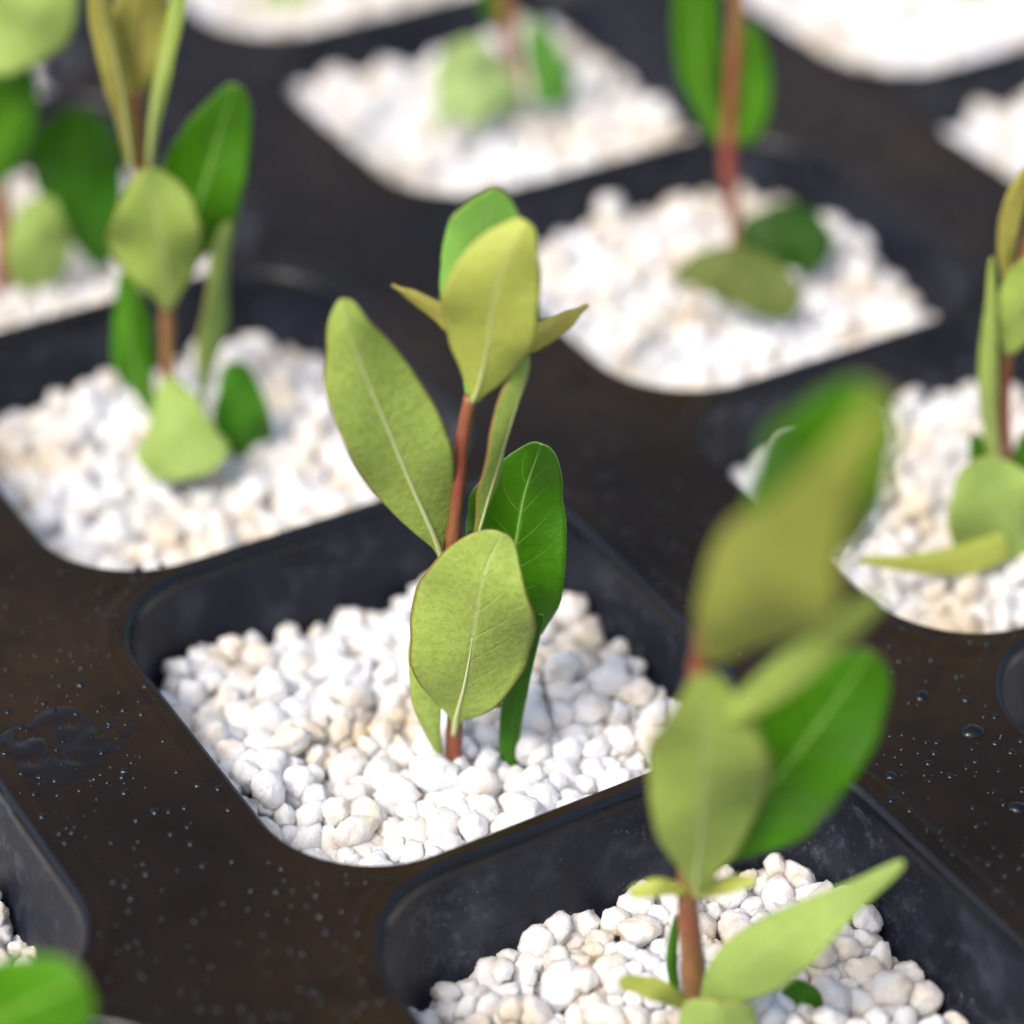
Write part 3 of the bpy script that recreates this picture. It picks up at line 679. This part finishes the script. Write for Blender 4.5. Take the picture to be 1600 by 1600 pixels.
BIG = [(1440, 1087, 19), (1520, 1143, 27), (1508, 1093, 13), (1495, 1057, 9), (1455, 1030, 10), (1412, 983, 9), (1405, 1033, 8), (1390, 1010, 8), (1393, 1050, 7), (1410, 1147, 8),
       (1465, 1160, 9), (1485, 1213, 10), (1412, 1238, 6), (1520, 1262, 7), (1553, 1237, 7), (1590, 1262, 22), (1545, 1350, 10), (1392, 1212, 15), (1583, 994, 6), (1218, 957, 10), (1258, 950, 6), (1216, 995, 9), (1218, 1002, 6),
       (1032, 842, 8), (1080, 908, 9), (980, 832, 8), (1090, 837, 7), (958, 702, 9), (1050, 790, 7), (990, 845, 5), (1045, 867, 5), (1025, 922, 6), (1035, 938, 6), (1078, 880, 7), (1140, 830, 7), (1060, 755, 6),
       (125, 1070, 12), (85, 1110, 10), (228, 1074, 9), (310, 1228, 11), (195, 1205, 12), (242, 1268, 13), (196, 1238, 11), (290, 1262, 9), (434, 1392, 12), (500, 1432, 11), (510, 1455, 12), (450, 1437, 9), (318, 1352, 10), (490, 1550, 12), (378, 1575, 12), (540, 1482, 8), (388, 1420, 9), (456, 1485, 10), (560, 1462, 8), (330, 1510, 9), (298, 1318, 9), (160, 1175, 10),
       (216, 890, 10), (252, 885, 8), (107, 912, 5), (63, 968, 5), (166, 961, 6), (120, 945, 5), (178, 978, 5), (20, 902, 5), (163, 900, 5), (55, 1024, 6), (229, 905, 6)]
rr_ = np.random.default_rng(31)
placed = [(x, y) for x, y, r_ in BIG]
for (x0, x1, y0, y1, nn_, lo, hi) in ((0, 230, 880, 1250, 50, 4, 9), (60, 600, 1180, 1600, 60, 6, 11), (900, 1130, 640, 1000, 34, 4, 9), (1180, 1600, 930, 1420, 60, 4, 11)):
    k = 0
    while k < nn_:
        x, y = rr_.uniform(x0, x1), rr_.uniform(y0, y1); p = ground(x, y, 0); ci, cj = round(-p.y/PU), round(p.x/PV)
        if sdf(p.x-cj*PV, p.y+ci*PU) < .028 or any(math.hypot(x-a, y-b) < 15 for a, b in placed): continue
        placed.append((x, y)); BIG.append((x, y, float(rr_.uniform(lo, hi)))); k += 1
for k, (x, y, r_) in enumerate(BIG):
    p = ground(x, y, -.005); o = bpy.data.objects.new('water_droplet', DM[k % 4]); col.objects.link(o)
    on = None
    # which cell is nearest, to sit on the real height of the deck
    ci, cj = round(-p.y/PU), round(p.x/PV)
    o_ = sdf(p.x-cj*PV, p.y+ci*PU)
    p.z = prof(max(o_, .03))-.0008
    rr = r_*.68*(p-CAM).dot(F)/FPX
    o.location = p*S; o.scale = (rr/.01,)*2+(rr/.01*(.8 if r_ > 14 else 1),); o.rotation_euler = (0, 0, k*1.7)
    if x > 900: lab, grp = 'clear water droplet on the wet deck right of the middle cell', 'droplets right of the middle cell'
    elif y > 1040: lab, grp = 'clear water droplet on the dark deck lower left of the middle cell', 'droplets lower left of the middle cell'
    else: lab, grp = 'clear water droplet on the deck between the left cell and the middle cell', 'droplets between the left and middle cell'
    if r_ == 27: lab = 'largest water droplet, bright lower edge, on the deck near the right edge'
    tag(o, lab, 'droplet', grp)
# fine spray on the deck and on the pocket walls
V, P, PM, cur = [], [], [], [0]
sdv, sdp = dome(1.0, .7, 2, 6); sdv = np.array(sdv)
r = np.random.default_rng(11)
def spray(p, nrm, rad):
    q = Vector(nrm).to_track_quat('Z', 'Y').to_matrix(); b0 = len(V)
    for v in sdv: V.append(tuple(Vector(p) + q @ Vector((v*rad).tolist())))
    for f_ in sdp: P.append(tuple(b0+i_ for i_ in f_)); PM.append(cur[0])
cnt = 0
while cnt < 1300:
    x, y = r.uniform(-.9, 2.1), r.uniform(-1.6, 2.0)
    ci, cj = round(-y/PU), round(x/PV); o_ = sdf(x-cj*PV, y+ci*PU)
    if o_ < .02: continue
    if noise.noise(Vector((x*1.5, y*1.5, 0))) < r.uniform(-.5, .3): continue
    spray((x, y, prof(o_)-.0004), (0, 0, 1), float(np.clip(r.lognormal(math.log(.0026), .45), .0015, .007))); cnt += 1
cur[0] = 1
for (ci, cj), nn_ in (((1, 0), 1500), ((0, 0), 220), ((0, 1), 80)):
    k = 0
    while k < nn_:
        z = -r.uniform(.05, .32); rg = rrect(-.006-.15*(-z)+.001); L_ = len(rg)
        a_ = r.normal(4, 7.5) if r.random() < .8 else r.uniform(-12, 25)
        a0 = int(math.floor(a_)); fr = a_-a0
        if a_ < 0: p0, p1 = rg[(a0) % L_], rg[(a0+1) % L_]
        else: p0, p1 = rg[a0 % L_], rg[(a0+1) % L_]
        x, y = p0[0]+(p1[0]-p0[0])*fr, p0[1]+(p1[1]-p0[1])*fr
        tx, ty = p1[0]-p0[0], p1[1]-p0[1]; l_ = math.hypot(tx, ty) or 1
        if noise.noise(Vector((x*9, z*9, y*9))) < r.uniform(-.25, .3): continue
        spray((cj*PV+x, -ci*PU+y, z), (-ty/l_, tx/l_, .15), float(np.clip(r.lognormal(math.log(.0023), .4), .0012, .006))); k += 1
sp_ = mesh('fine_water_spray', V, P, [BEAD, WATER], midx=PM); tag(sp_, 'fine spray of water beads on the wet tray', 'water spray', kind='stuff')
# a bead caught between stem and leaf
b = ground(706, 1178, -.15)
p = at(735, 836, b, .03)
o = bpy.data.objects.new('water_droplet', DM[1]); col.objects.link(o); o.location = p*S; o.scale = (.7, .7, .9)
o.rotation_euler = (math.radians(60), 0, math.radians(-30))
tag(o, 'tiny bright water bead caught beside the stem of the sharp middle seedling', 'droplet')
# shallow spilled water on the deck beside the left edge cell
r = np.random.default_rng(5)
V, P = [], []; nx, ny = 46, 40
c0 = ground(72, 1172, -.005)
for a in range(ny+1):
    for q in range(nx+1):
        u, v = -.17+.34*q/nx, -.13+.26*a/ny
        rad = math.hypot(u/.16, v/.115) + .30*noise.noise(Vector((u*14, v*14, 2)))
        h = max(0, 1-rad)**.5*.005*(.7+1.5*noise.noise(Vector((u*28, v*28, 7)))) if rad < 1 else -.003
        V.append((c0.x+u, c0.y+v, -.006+h))
for a in range(ny):
    for q in range(nx):
        k = a*(nx+1)+q; P.append((k, k+1, k+nx+2, k+nx+1))
pu_ = mesh('puddle', V, P, [WATER], origin=c0)
tag(pu_, 'small rippled splash of water on the deck beside the cell at the left edge', 'puddle')
